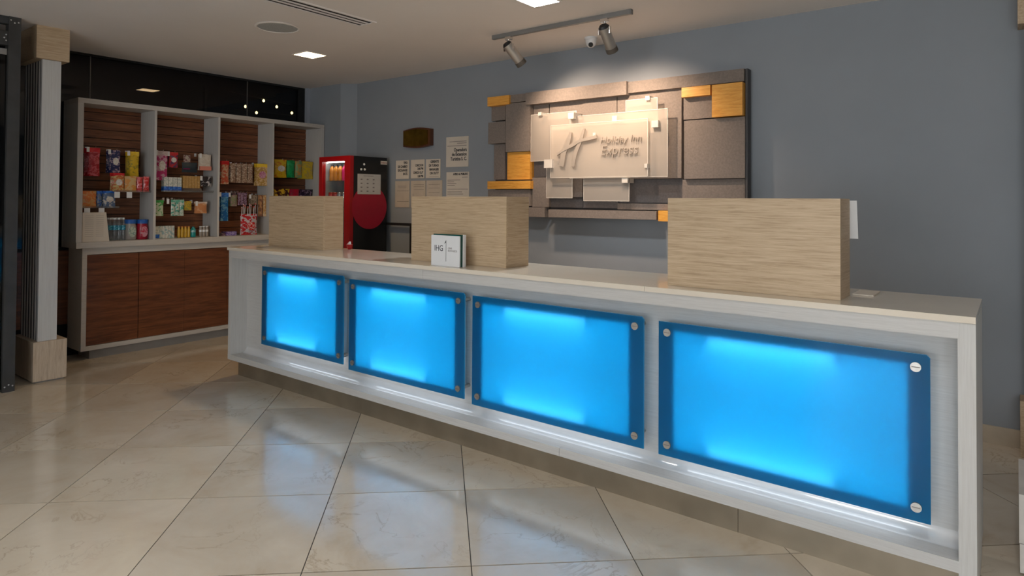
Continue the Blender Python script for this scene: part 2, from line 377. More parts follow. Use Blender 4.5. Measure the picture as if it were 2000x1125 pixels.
# ------------------------------------------------------------------ reception counter
CX0, CX1, CYF, CYB, CT = -5.262, -.113, 2.90, 3.47, 1.085
t = counter = thing('reception_counter', 'long white laminate reception counter with polished top and metal plinth', 'counter', ((CX0+CX1)/2, 3.2, 0))
obj('plinth', B().box(-5.225, -1.0, 2.985, 3.40, 0, .147), M_plinth, t)
obj('plinth', B().box(-.998, -.17, 2.985, 3.40, 0, .147), M_plinth, t)
obj('bottom_rail', B().box(CX0+.018, -1.912, CYF, CYF+.03, .147, .19).bevel(.0015, 1), M_lamh, t)
obj('bottom_rail', B().box(-1.910, -.168, CYF, CYF+.03, .147, .19).bevel(.0015, 1), M_lamh, t)
obj('ledge', B().box(-5.205, -.168, CYF+.03, 3.06, .147, .188), M_lamh, t)
cr = .05; cp = [(3.0449, .1885), (3.0449, .1885+cr)]+[(3.0449-cr+cr*math.cos(a), .1885+cr-cr*math.sin(a)) for a in [math.pi/2*i/10 for i in range(1, 11)]]
obj('cove_moulding', B().prism(cp, -5.2, -.1685, 'x'), plain('glossy_white_cove', (.60, .60, .60), .10, var=.01, spec=.9, coat=.8), t, True)
obj('beam', B().box(CX0+.018, -2.94, CYF, CYF+.03, 1.0, 1.060).bevel(.0015, 1), M_lamh, t)
obj('beam', B().box(-2.938, -.168, CYF, CYF+.03, 1.0, 1.060).bevel(.0015, 1), M_lamh, t)
obj('soffit', B().box(-5.205, -.168, CYF+.03, 3.06, 1.0, 1.060), M_lamh, t)
obj('side_panel', B().box(CX0+.018, -5.205, CYF+.001, CYB-.02, .147, 1.06).bevel(.0015, 1), M_lam, t)
obj('side_panel', B().box(-.168, CX1, CYF-.001, CYB-.02, .10, 1.0585).bevel(.0015, 1), M_lam, t)
obj('side_foot', B().box(-.168, CX1-.004, CYF+.02, CYB-.02, 0, .10), M_lam, t)
obj('worktop', B().box(CX0, -1.42, CYF-.008, CYB, 1.0605, CT).bevel(.003, 2), M_top, t)
obj('worktop', B().box(-1.4185, CX1, CYF-.008, CYB, 1.0605, CT).bevel(.003, 2), M_top, t)
obj('rear_panel', B().box(CX0+.03, -.168, CYB-.04, CYB-.02, .147, 1.06), M_lam, t)
GL = [(-4.812, -3.774, .325, .951), (-3.712, -2.626, .300, .935), (-2.563, -1.447, .282, .927), (-1.368, -.257, .277, .917)]
OP = [(-4.735, -3.865, .372, .905), (-3.632, -2.708, .344, .892), (-2.484, -1.531, .327, .883), (-1.288, -.335, .325, .874)]
BPY = 3.045
# back panel of the recess with four window openings (strips around them)
zs = [.188, 1.0]
xs = [-5.205]+[v for o in OP for v in (o[0], o[1])]+[-.168]
for k in range(5):
    obj('back_panel', B().box(xs[2*k], xs[2*k+1], BPY, BPY+.016, .188, 1.0), M_lamh, t)
for o in OP:
    obj('back_panel', B().box(o[0], o[1], BPY, BPY+.016, .188, o[2]), M_lamh, t); obj('back_panel', B().box(o[0], o[1], BPY, BPY+.016, o[3], 1.0), M_lamh, t)
names = ['leftmost', 'second from left', 'third from left', 'rightmost']
for k, (g, o) in enumerate(zip(GL, OP)):
    p = obj('glass_panel', B().prism([(g[0], g[2]), (g[1], g[2]), (g[1], g[3]-.012), (g[1]-.012, g[3]), (g[0], g[3])], 2.944, 2.952, 'y').bevel(.0012, 1), M_blue, t)
    p['label'] = ['leftmost blue glowing glass panel', 'second blue glowing glass panel from the left', 'third blue glowing glass panel from the left', 'rightmost and largest blue glowing glass panel'][k]
    yb = 3.20; th = .006; yf = 2.9555
    lb = B().box(o[0], o[1], yb, yb+th, o[2], o[3]).box(o[0]-th, o[0], yf, yb+th, o[2]-th, o[3]+th).box(o[1], o[1]+th, yf, yb+th, o[2]-th, o[3]+th)
    lb.box(o[0], o[1], yf, yb+th, o[2]-th, o[2]).box(o[0], o[1], yf, yb+th, o[3], o[3]+th)
    obj('lightbox', lb, M_cavity, p)
    W = o[1]-o[0]; xa = o[0]+.17*W; xb = o[0]+.73*W
    for zz, nme in ((o[3]-.012, 'upper'), (o[2]+.012, 'lower')):
        h = obj('led_strip', B().tube((xa, yf+.050, zz), (xb, yf+.050, zz), .007, None, 8), M_led, p)
        sg = -1 if nme == 'upper' else 1; za = zz-sg*.010; zb = zz+sg*.022
        for xx in (xa-.004, xb+.001): obj('added_end_shield', B().box(xx, xx+.003, yf+.004, yf+.075, min(za, zb), max(za, zb)), M_cavity, p)  # unseen plates added to cut off the ends of the glow
        obj('rear_fill_strip', B().tube((o[0]+.02, yb-.02, zz), (o[1]-.02, yb-.02, zz), .006, None, 8), M_led2, p)  # unseen cyan strips added to even out the panel's glow
    obj('added_glow_strip', B().tube((g[0]+.08, 3.005, g[2]+.012), (g[1]-.10, 3.005, g[2]+.012), .0045, None, 8), M_glow, p)  # unseen strip added to throw a bright streak on the ledge
    obj('added_strip_shield', B().box(g[0]+.07, g[1]-.09, 2.985, 3.044, g[2]+.022, g[2]+.024).box(g[0]+.07, g[1]-.09, 2.983, 2.985, g[2]-.002, g[2]+.024), M_cavity, p)  # added shield keeps that strip's light off the glass
    for sx in (g[0]+.045, g[1]-.047):
        for sz in (g[2]+.055, g[3]-.050):
            s_ = obj('standoff', B().tube((sx, 2.952, sz), (sx, BPY, sz), .011, None, 16), M_steel, p, True)
            obj('screw_cap', B().tube((sx, 2.936, sz), (sx, 2.944, sz), .0185, None, 20).bevel(.002, 1), M_steel, p, True)
            obj('slot', B().box(sx-.014, sx+.014, 2.9352, 2.9362, sz-.0015, sz+.0015), M_inkg, p)
# oak screens standing on the counter
def screen(x0, x1, y0, y1, z1, label, seam=None):
    t = thing('counter_screen', label, 'screen', ((x0+x1)/2, (y0+y1)/2, CT), 'light oak privacy screens on the counter')
    obj('front_panel', B().box(x0, x1, y0, y0+.018, CT+.0005, z1).bevel(.001, 1), M_oak, t)
    obj('side_panel', B().box(x1-.018, x1, y0+.0182, y1, CT+.0005, z1).bevel(.001, 1), M_oaks, t)
    obj('side_panel', B().box(x0, x0+.018, y0+.0182, y1, CT+.0005, z1).bevel(.001, 1), M_oaks, t)
    obj('top_panel', B().box(x0+.018, x1-.018, y0+.0182, y1, z1-.018, z1), M_oak, t)
    return t
screen(-5.154, -4.386, 3.213, 3.41, 1.520, 'leftmost light oak counter screen, in front of the snack shelf')
screen(-3.253, -2.432, 3.100, 3.328, 1.518, 'middle light oak counter screen, behind the small white card block')
screen(-1.352, -.580, 3.011, 3.208, 1.513, 'largest light oak counter screen at the right end of the counter')
obj_ = tag(obj('paper_sheet', B().prism([(3.2085, 1.505), (3.212, 1.505), (3.245, 1.335), (3.2415, 1.335)], -.60, -.552, 'x'), M_white), 'white paper strip hanging off the back of the rightmost oak screen', 'paper')
tag(obj('notepad', B().box(-.574, -.49, 3.23, 3.40, CT+.0005, CT+.006).bevel(.001, 1), M_paper), 'flat cream paper pad on the counter beside the rightmost screen', 'paper')
# card block
t = thing('card_block', 'small white and green card block with printed lettering on the counter', 'sign', (-2.79, 2.97, CT))
def slab(x0, x1, y0, y1, z0, z1, m, n): return obj(n, B().box(x0, x1, y0, y1, z0, z1).bevel(.001, 1), m, t)
slab(-2.915, -2.675, 2.950, 2.958, CT+.0005, 1.275, M_white, 'front_plate'); slab(-2.905, -2.672, 2.9582, 2.975, CT+.0005, 1.283, M_green, 'green_core'); slab(-2.900, -2.668, 2.9752, 3.0, CT+.0005, 1.281, M_white, 'rear_plate')
obj('lettering', text_bm('IHG', .052, '-y', (-2.888, 2.9495, 1.178), .0004, wide=.85), M_ink, t)
obj('divider_mark', B().box(-2.789, -2.7865, 2.9488, 2.9498, 1.115, 1.245).prism([(-2.789, 1.245), (-2.789, 1.232), (-2.802, 1.224)], 2.9488, 2.9498, 'y'), M_ink, t)
obj('small_lettering', text_bm('ONE\nREWARDS', .0165, '-y', (-2.772, 2.9495, 1.192), .0004), M_inkg, t)

# ------------------------------------------------------------------ wall sign
t = sign = thing('wall_sign', 'large grey and orange panelled wall sign with frosted glass and raised lettering', 'sign', (-2.87, 5.0, 1.33))
obj('backing', B().box(-4.10, -1.625, 5.045, WY, 1.345, 2.49), M_backing, t)
obj('edge_return', B().box(-1.608, -1.592, 4.97, 5.045, 1.345, 2.503), M_backing, t)
BOARD = '''o 4.930 -4.115 -3.846 2.418 2.507
g 5.000 -4.120 -3.944 2.280 2.424
g 4.970 -4.136 -3.919 2.052 2.263
g 5.020 -4.100 -3.963 1.698 2.047
g 4.950 -3.900 -3.609 1.960 2.427
o 4.975 -3.896 -3.626 1.693 1.957
o 4.940 -4.116 -3.595 1.604 1.680
g 4.965 -4.130 -3.612 1.442 1.595
g 4.970 -4.08 -3.450 1.340 1.430
g 4.940 -3.387 -2.318 1.342 1.413
o 4.930 -2.298 -2.103 1.332 1.418
g 4.950 -2.08 -1.62 1.342 1.413
g 4.950 -3.842 -3.641 2.434 2.508
g 4.920 -3.640 -2.586 2.392 2.506
g 4.950 -2.582 -1.614 2.407 2.502
o 4.930 -2.100 -1.866 2.323 2.401
o 4.920 -1.849 -1.615 2.146 2.396
g 4.990 -2.108 -1.851 2.152 2.334
g 4.960 -2.091 -1.609 1.674 2.139
g 4.990 -2.116 -1.618 1.418 1.669
g 5.000 -3.600 -3.427 1.865 2.430
d 5.030 -3.617 -3.427 1.715 1.861
g 4.990 -3.605 -3.417 1.433 1.709
g 4.995 -3.414 -3.060 1.526 2.430
d 5.020 -3.414 -3.068 1.431 1.521
g 4.985 -3.056 -2.712 1.686 2.430
d 5.020 -3.062 -2.712 1.430 1.683
g 4.990 -2.706 -2.125 1.682 2.430
d 5.025 -2.700 -2.125 1.480 1.679
g 4.995 -2.705 -2.126 1.422 1.474'''
for ln in BOARD.split('\n'):
    k, y, x0, x1, z0, z1 = ln.split(); y, x0, x1, z0, z1 = map(float, (y, x0, x1, z0, z1))
    q = obj('panel', B().box(x0, x1, y, 5.045, z0, z1).bevel(.003, 2), {'o': M_orange, 'g': M_grey, 'd': M_greyd}[k], t)
    if k == 'o': q['label'] = 'orange veneered block'
M_edge = plain('painted_edge_glint', (.80, .75, .68), .2)
for x0, x1, y, z0, z1 in ((-3.568, -3.074, 4.912, 1.859, 2.289), (-3.126, -2.204, 4.895, 1.694, 2.239), (-3.313, -2.363, 4.865, 1.700, 2.168), (-2.580, -2.297, 4.905, 2.060, 2.337), (-3.384, -3.112, 4.905, 1.520, 1.806), (-2.989, -2.551, 4.905, 1.495, 1.720)):
    gp = obj('glass_pane', B().box(x0, x1, y, y+.008, z0, z1).bevel(.001, 1), M_frost, t)
    ed = B().box(x0-.003, x0, y, y+.008, z0, z1).box(x1, x1+.003, y, y+.008, z0, z1).box(x0-.003, x1+.003, y, y+.008, z0-.003, z0).box(x0-.003, x1+.003, y, y+.008, z1, z1+.003)  # pale strips paint the bright glint along the pane edges
    obj('edge_glint', ed, M_edge, gp)
M_block = plain('clear_white_block', (.62, .58, .52), .25)
for y, x0, x1, z0, z1 in ((4.855, -3.124, -3.065, 2.216, 2.271), (4.885, -3.470, -3.435, 2.275, 2.306), (4.885, -2.632, -2.603, 2.146, 2.172), (4.885, -2.700, -2.656, 2.148, 2.214), (4.885, -2.393, -2.356, 2.321, 2.355), (4.865, -2.328, -2.270, 2.092, 2.147), (4.845, -3.373, -3.284, 1.789, 1.864), (4.875, -2.601, -2.548, 1.647, 1.686), (4.855, -2.386, -2.359, 1.766, 1.799), (4.855, -2.87, -2.845, 2.055, 2.08)):
    obj('standoff_block', B().box(x0, x1, y, 4.99, z0, z1).bevel(.002, 1), M_block, t)
YL = 4.862
obj('lettering', text_bm('Holiday Inn', .082, '-y', (-2.797, YL-.006, 1.985), .006, offset=-.0008, shear=.18, wide=1.02), M_silver, t)
obj('lettering', text_bm('Express', .118, '-y', (-2.795, YL-.006, 1.885), .006, offset=-.0012, shear=.18, wide=.95), M_silver, t)
def stroke(pts, w0, lift=0.0):
    b = B(); P_ = []; W_ = []
    for i in range(len(pts)-1):
        p0, p1, p2, p3 = [Vector(pts[min(max(i+k, 0), len(pts)-1)]) for k in (-1, 0, 1, 2)]
        for s in range(5):
            u = s/5; P_.append(.5*((2*p1)+(p2-p0)*u+(2*p0-5*p1+4*p2-p3)*u*u+(3*p1-p0-3*p2+p3)*u**3)); W_.append(w0[i]*(1-u)+w0[i+1]*u)
    pts = P_+[Vector(pts[-1])]; w0 = W_+[w0[-1]]
    L_ = []; R_ = []
    for i, p in enumerate(pts):
        a = Vector(pts[max(i-1, 0)]); c = Vector(pts[min(i+1, len(pts)-1)]); d = (c-a).normalized(); n = Vector((-d[1], d[0]))
        wd = w0[i]; L_.append(Vector(p)+n*wd); R_.append(Vector(p)-n*wd)
    n = len(pts)
    for i in range(n-1): b.prism([R_[i], R_[i+1], L_[i+1], L_[i]], YL-.014-lift, YL, 'y')
    return b
obj('emblem', stroke([(-3.092, 2.098), (-3.118, 2.02), (-3.165, 1.92), (-3.178, 1.85), (-3.190, 1.80)], [.012, .022, .026, .024, .026]), M_silver, t)
obj('emblem', stroke([(-2.956, 2.122), (-2.985, 2.03), (-3.035, 1.93), (-3.056, 1.86), (-3.068, 1.795)], [.010, .014, .018, .016, .016]), M_silver, t)
obj('emblem', stroke([(-3.236, 1.900), (-3.165, 1.944), (-3.07, 1.984), (-2.995, 2.016), (-2.905, 2.030), (-2.832, 2.044)], [.005, .012, .016, .012, .013, .016], .003), M_silver, t)

# ------------------------------------------------------------------ plaque and notices on the back wall
t = thing('wall_plaque', 'small barrel-shaped brass plaque on dark wood high on the wall', 'plaque', (-5.21, 5.05, 2.06))
def barrel(x0, x1, z0, z1, bul):
    n = 8; P = [(x0+(x1-x0)*i/n, z0-bul*math.sin(math.pi*i/n)) for i in range(n+1)]+[(x1-(x1-x0)*i/n, z1+bul*math.sin(math.pi*i/n)) for i in range(n+1)]
    return P
obj('board', B().prism(barrel(-5.425, -5.0, 2.085, 2.265, .022), 5.03, WY, 'y').bevel(.004, 1), M_goldw, t)
obj('plate', B().prism(barrel(-5.41, -5.035, 2.10, 2.25, .02), 5.022, 5.03, 'y'), M_gold, t)
def notice(x0, x1, z0, z1, label, lines, m=M_paper, rules=()):
    t = thing('notice', label, 'notice', ((x0+x1)/2, WY, z0), 'paper notices on the back wall')
    obj('sheet', B().box(x0, x1, 5.073, 5.0795, z0, z1), m, t)
    for s, sz, rx, z in lines: obj('lettering', text_bm(s, sz, '-y', (x1-(x1-x0)*rx, 5.0725, z), .0004, 'RIGHT', offset=.0015, wide=.8), M_ink, t)
    for xa, xb, z, h in rules:
        obj('text_line', B().box(x0+(x1-x0)*xa, x0+(x1-x0)*xb, 5.0721, 5.0730, z0+(z1-z0)*z, z0+(z1-z0)*z+h), M_inkg, t)
notice(-4.803, -4.488, 1.842, 2.160, 'large white notice right of the brass plaque, bold three-line text', [('Operadora', .050, .07, 2.005), ('de Extension', .050, .07, 1.958), ('Turistica S. C.', .050, .07, 1.910)], rules=[(.15, .92, .83, .006), (.5, .92, .77, .006), (.05, .92, .69, .006)])
notice(-4.797, -4.477, 1.42, 1.788, 'white notice below the large one, partly hidden by the middle screen', [('AVISO AL PUBLICO', .030, .05, 1.755)], rules=[(.7, .95, .84, .005), (.05, .62, .76, .006), (.05, .35, .71, .006), (.05, .45, .66, .006), (.05, .38, .61, .006), (.05, .97, .50, .006), (.05, .7, .42, .006), (.05, .75, .36, .006), (.05, .65, .27, .006), (.05, .6, .20, .006)])
notice(-5.587, -5.375, 1.727, 1.937, 'upper left small notice reading exchange rate', [('TIPO', .037, .1, 1.895), ('DE CAMBIO', .037, .1, 1.853), ('EXCHANGE', .037, .1, 1.811), ('RATE', .037, .1, 1.770)])
notice(-5.340, -5.130, 1.730, 1.937, 'upper middle small notice with check in hours', [('CHECK IN', .034, .08, 1.862), ('3:00 PM', .034, .08, 1.825), ('CHECK OUT', .034, .08, 1.782), ('1:00 PM', .034, .08, 1.742)])
notice(-5.106, -4.889, 1.730, 1.935, 'upper right small notice reading manager on duty', [('GERENTE', .037, .1, 1.895), ('DE TURNO', .037, .1, 1.853), ('MANAGER', .037, .1, 1.811), ('ON DUTY', .037, .1, 1.770)], rules=[(.25, .9, .07, .003)])
notice(-5.596, -5.363, 1.405, 1.703, 'lower left printed certificate with two ruled lines', [], M_paper2, [(.15, .95, .62, .004), (.15, .95, .22, .004), (.2, .8, .8, .003), (.2, .8, .74, .003)])
notice(-5.340, -5.111, 1.405, 1.703, 'lower middle printed certificate with short signature line', [], M_paper2, [(.55, .9, .31, .005), (.15, .17, .35, .05), (.2, .9, .85, .003), (.2, .9, .78, .003), (.2, .9, .66, .003)])
notice(-5.095, -4.860, 1.405, 1.703, 'lower right plain printed certificate above the middle screen', [], M_paper2, [(.15, .85, .85, .003), (.15, .85, .72, .003), (.15, .85, .56, .003), (.15, .85, .4, .003)])

# ------------------------------------------------------------------ display fridge
FX0, FX1, FYF, FYB, FZ = -6.200, -5.655, 4.48, 5.0, 1.965
t = thing('display_fridge', 'black display fridge with red framed glass door and round red sticker', 'fridge', ((FX0+FX1)/2, 4.74, 0))
body = B().box(FX1-.03, FX1, FYF+.05, FYB, .08, FZ).box(FX0, FX0+.03, FYF+.05, FYB, .08, FZ).box(FX0+.03, FX1-.03, FYB-.03, FYB, .08, FZ)
body.box(FX0+.03, FX1-.03, FYF+.05, FYB-.03, FZ-.05, FZ).box(FX0+.03, FX1-.03, FYF+.05, FYB-.03, .08, .35)
obj('cabinet', body, M_black, t)
obj('liner', B().box(FX0+.031, FX1-.031, FYB-.036, FYB-.031, .36, FZ-.055).box(FX0+.031, FX0+.036, FYF+.055, FYB-.036, .36, FZ-.055).box(FX1-.036, FX1-.031, FYF+.055, FYB-.036, .36, FZ-.055), plain('fridge_liner', (.35, .35, .36), .5), t)
obj('foot', B().box(FX0+.04, FX1-.04, FYF+.08, FYB-.04, 0, .08), M_blackm, t)
d = obj('door', B().box(FX0, FX0+.055, FYF, FYF+.048, .55, FZ).box(FX1-.095, FX1, FYF, FYF+.048, .55, FZ).box(FX0+.055, FX1-.095, FYF, FYF+.048, FZ-.055, FZ).box(FX0+.055, FX1-.095, FYF, FYF+.048, .55, .65).bevel(.003, 1), M_red, t)
obj('door_glass', B().box(FX0+.055, FX1-.095, FYF+.02, FYF+.026, .65, FZ-.055), M_clear, d)
obj('kick_grille', B().box(FX0, FX1, FYF+.01, FYF+.048, .10, .545), M_black, t)
for k, z in enumerate((1.12, 1.40, 1.70)):
    obj('shelf', B().box(FX0+.035, FX1-.035, FYF+.07, FYB-.04, z-.008, z), M_acr, t)
obj('interior_lamp', B().box(FX0+.05, FX1-.10, FYF+.065, FYF+.080, FZ-.065, FZ-.057), M_fridgel, t)
obj('round_sticker', B().tube((FX1+.0005, 4.752, 1.41), (FX1+.0025, 4.752, 1.41), .245, None, 48), M_reds, t)
obj('maker_badge', B().box(FX1+.0005, FX1+.003, 4.905, 4.998, 1.888, 1.928).bevel(.001, 1), M_paper, t)
obj('maker_lettering', text_bm('Imbera', .030, '+x', (FX1+.0034, 4.912, 1.900), .0004), plain('red_ink', (.3, .03, .02), .6), t)
cal = thing('calendar_sheet', 'white calendar sheet taped to the black fridge side', 'calendar', (FX1, 4.74, 1.55))
obj('sheet', B().box(FX1+.0030, FX1+.0045, 4.579, 4.905, 1.550, 1.772), plain('grey_white_paper', (.52, .50, .47), .8), cal)
for r_ in range(4):
    for c_ in range(3):
        obj('date_mark', B().box(FX1+.0045, FX1+.0052, 4.62+c_*.085, 4.645+c_*.085, 1.576+r_*.043, 1.590+r_*.043), M_inkg, cal)
obj('heading', B().box(FX1+.0045, FX1+.0052, 4.66, 4.80, 1.748, 1.755), M_inkg, cal)
for (y, z), lb in zip(((4.669, 1.878), (4.629, 1.822), (4.678, 1.822)), ('upper', 'lower left', 'lower right')):
    tag(obj('fridge_magnet', B().tube((FX1+.0005, y, z), (FX1+.008, y, z), .013, .011, 7), M_white), '%s small white magnet on the black fridge side' % lb, 'magnet', 'fridge magnets')
def bottle(x, y, z, r, h, mat, capm, label, cat, group, lab=None, neck=.45):
    t = thing('bottle', label, cat, (x, y, z), group)
    obj('body', B().lathe([(r*.85, 0), (r, .008), (r, h*.30), (r*.94, h*.38), (r, h*.46), (r, h*.68), (r*.8, h*.78), (r*neck, h*.88), (r*neck, h*.92)], (x, y, z), 14), mat, t, True)
    obj('cap', B().lathe([(r*neck*1.15, h*.92), (r*neck*1.15, h*.995), (r*neck, h)], (x, y, z), 12), capm, t, True)
    if lab: obj('label_band', B().lathe([(r*1.01, h*.46), (r*1.01, h*.66)], (x, y, z), 14), lab, t, True)
    return t
def can(x, y, z, r, h, mat, label, group):
    t = thing('drink_can', label, 'can', (x, y, z), group)
    obj('body', B().lathe([(r*.8, 0), (r, .008), (r, h-.012), (r*.86, h)], (x, y, z), 14), mat, t, True)
    obj('lid', B().lathe([(r*.84, h), (r*.8, h+.002)], (x, y, z), 12), M_chrome, t, True)
m_cr = plain('red_can', (.45, .05, .04), .25, .4); m_cs = plain('silver_can', (.6, .6, .62), .2, .9); m_co = plain('orange_drink', (.6, .22, .02), .3); m_pk = plain('pink_label', (.8, .02, .18), .4)
for k, (x, m_) in enumerate(((-6.12, m_cr), (-6.045, m_cr), (-5.97, m_cs), (-5.895, m_cs))):
    can(x, 4.59, 1.40, .033, .17, m_, ['leftmost red can on the fridge middle shelf', 'second red can on the fridge middle shelf', 'silver can beside the red ones on the fridge shelf', 'rightmost silver can on the fridge middle shelf'][k], 'cans in the fridge')
for k, (x, m_) in enumerate(((-6.12, m_co), (-6.045, m_co), (-5.97, m_co), (-5.895, m_pk))):
    bottle(x, 4.60, 1.70, .033, .18, m_, M_ink, ['leftmost amber bottle on the top fridge shelf', 'second amber bottle on the top fridge shelf', 'third amber bottle on the top fridge shelf', 'pink labelled bottle on the top fridge shelf'][k], 'bottle', 'bottles in the fridge')
# black metal stand beside the fridge
t = thing('metal_stand', 'low black square-tube metal frame standing against the back wall beside the fridge', 'stand', (-5.53, 5.03, 0))
for x in (-5.80, -5.272): obj('leg', B().box(x-.018, x+.018, 5.012, 5.040, 0, 1.203), M_blackm, t)
obj('top_rail', B().box(-5.818, -5.254, 5.012, 5.040, 1.203, 1.232), M_blackm, t)
obj('lower_rail', B().box(-5.782, -5.290, 5.016, 5.036, .30, .325), M_blackm, t)
# small red and white object behind the first screen
t = thing('candy_dish', 'small red dish with a white folded card behind the leftmost screen', 'dish', (-4.36, 3.42, CT))
obj('dish', B().lathe([(.012, .0005), (.016, .004), (.026, .040), (.022, .040)], (-4.315, 3.42, CT), 18), M_red, t, True)
obj('folded_card', B().prism([(-4.335, CT+.041), (-4.300, CT+.041), (-4.305, CT+.065)], 3.41, 3.425, 'y'), M_white, t)

# ------------------------------------------------------------------ snack shelf
SX, SB = -6.74, -7.05; Y0, Y1 = 2.27, 4.94; ZL, ZT = 1.085, 2.407
cab = thing('base_cabinet', 'white framed base cabinet with walnut doors under the snack shelf', 'cabinet', (-6.93, 3.6, 0))
obj('plinth', B().box(-7.06, -6.80, 2.415, 4.9, 0, .085), M_plg, cab)
obj('frame', B().box(-7.09, -6.76, 2.33, 2.352, .085, 1.03).box(-7.09, -6.76, 4.915, 4.94, .085, 1.03).box(-7.09, -6.76, 2.352, 4.915, .085, .127).box(-7.09, -6.76, 2.352, 4.915, .968, 1.03).bevel(.0015, 1), M_lamy, cab)
obj('carcass', B().box(-7.09, -6.80, 2.352, 4.915, .127, .968), M_groove, cab)
dy = [2.372, 2.822, 3.264, 3.722, 4.31, 4.895]
obj('frame_stile', B().box(-6.80, -6.76, 2.352, 2.370, .127, .968), M_lamy, cab)
for k in range(5):
    a, b = dy[k], dy[k+1]; obj('door', B().box(-6.80, -6.766, a+(.0035 if k == 1 else .001), b-(.0035 if k == 0 else .001), .131, .963).bevel(.001, 1), M_wal, cab)
tag(obj('worktop', B().box(-7.09, SX+.012, Y0, Y1, 1.031, ZL).bevel(.002, 1), M_lamy), 'white laminate ledge between the snack shelf and base cabinet', 'worktop')
shf = thing('display_shelf', 'tall white snack display unit with four bays backed by walnut slats', 'shelf', (-6.9, 3.6, ZL))
ZL_ = ZL+.0005
obj('side_panel', B().box(-7.09, SX, Y0, Y0+.048, ZL_, ZT-.045).bevel(.001, 1), M_lam, shf)
obj('side_panel', B().box(-7.09, SX, 4.892, Y1, ZL_, ZT-.045).bevel(.001, 1), M_lam, shf)
obj('top_panel', B().box(-7.09, SX, Y0, Y1, ZT-.045, ZT).bevel(.001, 1), M_lamy, shf)
DV = [(2.939, 2.962), (3.591, 3.613), (4.237, 4.256)]
for a, b in DV: obj('divider', B().box(SB, SX-.002, a, b, ZL_, ZT-.0455).bevel(.001, 1), M_lam, shf)
obj('back_board', B().box(-7.09, SB-.012, Y0+.048, 4.892, ZL_, ZT-.045), M_groove, shf)
bays = [(2.318, 2.939), (2.962, 3.591), (3.613, 4.237), (4.256, 4.892)]
for a, b in bays:
    z = ZL+.002
    while z < ZT-.06:
        z1 = min(z+.0755, ZT-.047)
        obj('slat', B().box(SB-.012, SB, a+.0005, b-.0005, z, z1).bevel(.002, 1), M_slat, shf); z += .0825
# ---- goods
ORD = ['front', 'second', 'third', 'fourth', 'fifth', 'sixth']
bay_n = ['leftmost bay', 'second bay', 'third bay', 'rightmost bay']
def pack_bm(x, y0, y1, z0, z1, th, seal=.012):
    """pillow packet whose front faces +x at x"""
    b = B(); ny, nz = 5, 7; zz = [z0, z0+seal]+[z0+seal+(z1-z0-2*seal)*k/(nz-3) for k in range(1, nz-3)]+[z1-seal, z1]; nz = len(zz)
    G = []
    for s in (1, -1):
        g = []
        for j, z in enumerate(zz):
            row = []
            v = (z-z0)/(z1-z0); edge = j in (0, nz-1)
            for i in range(ny+1):
                u = i/ny
                bl = 0 if j in (0, 1, nz-2, nz-1) else max(0, math.sin(math.pi*u))**.6*math.sin(math.pi*v)**.4
                pinch = .035*math.sin(math.pi*v)*(y1-y0)
                yy = y0+pinch+(y1-y0-2*pinch)*u
                crimp = .0012*(1 if i % 2 else -1) if edge else 0
                row.append(b.m.verts.new((x-th/2+s*(th/2*bl+.0006)+crimp, yy, z)))
            g.append(row)
        G.append(g)
    for s, g in enumerate(G):
        for j in range(nz-1):
            for i in range(ny): b.m.faces.new((g[j][i], g[j][i+1], g[j+1][i+1], g[j+1][i]) if s == 0 else (g[j][i], g[j+1][i], g[j+1][i+1], g[j][i+1]))
    f, k = G
    for j in range(nz-1):
        b.m.faces.new((f[j][0], f[j+1][0], k[j+1][0], k[j][0])); b.m.faces.new((f[j][ny], k[j][ny], k[j+1][ny], f[j+1][ny]))
    for i in range(ny):
        b.m.faces.new((f[0][i], k[0][i], k[0][i+1], f[0][i+1])); b.m.faces.new((f[-1][i], f[-1][i+1], k[-1][i+1], k[-1][i]))
    return b
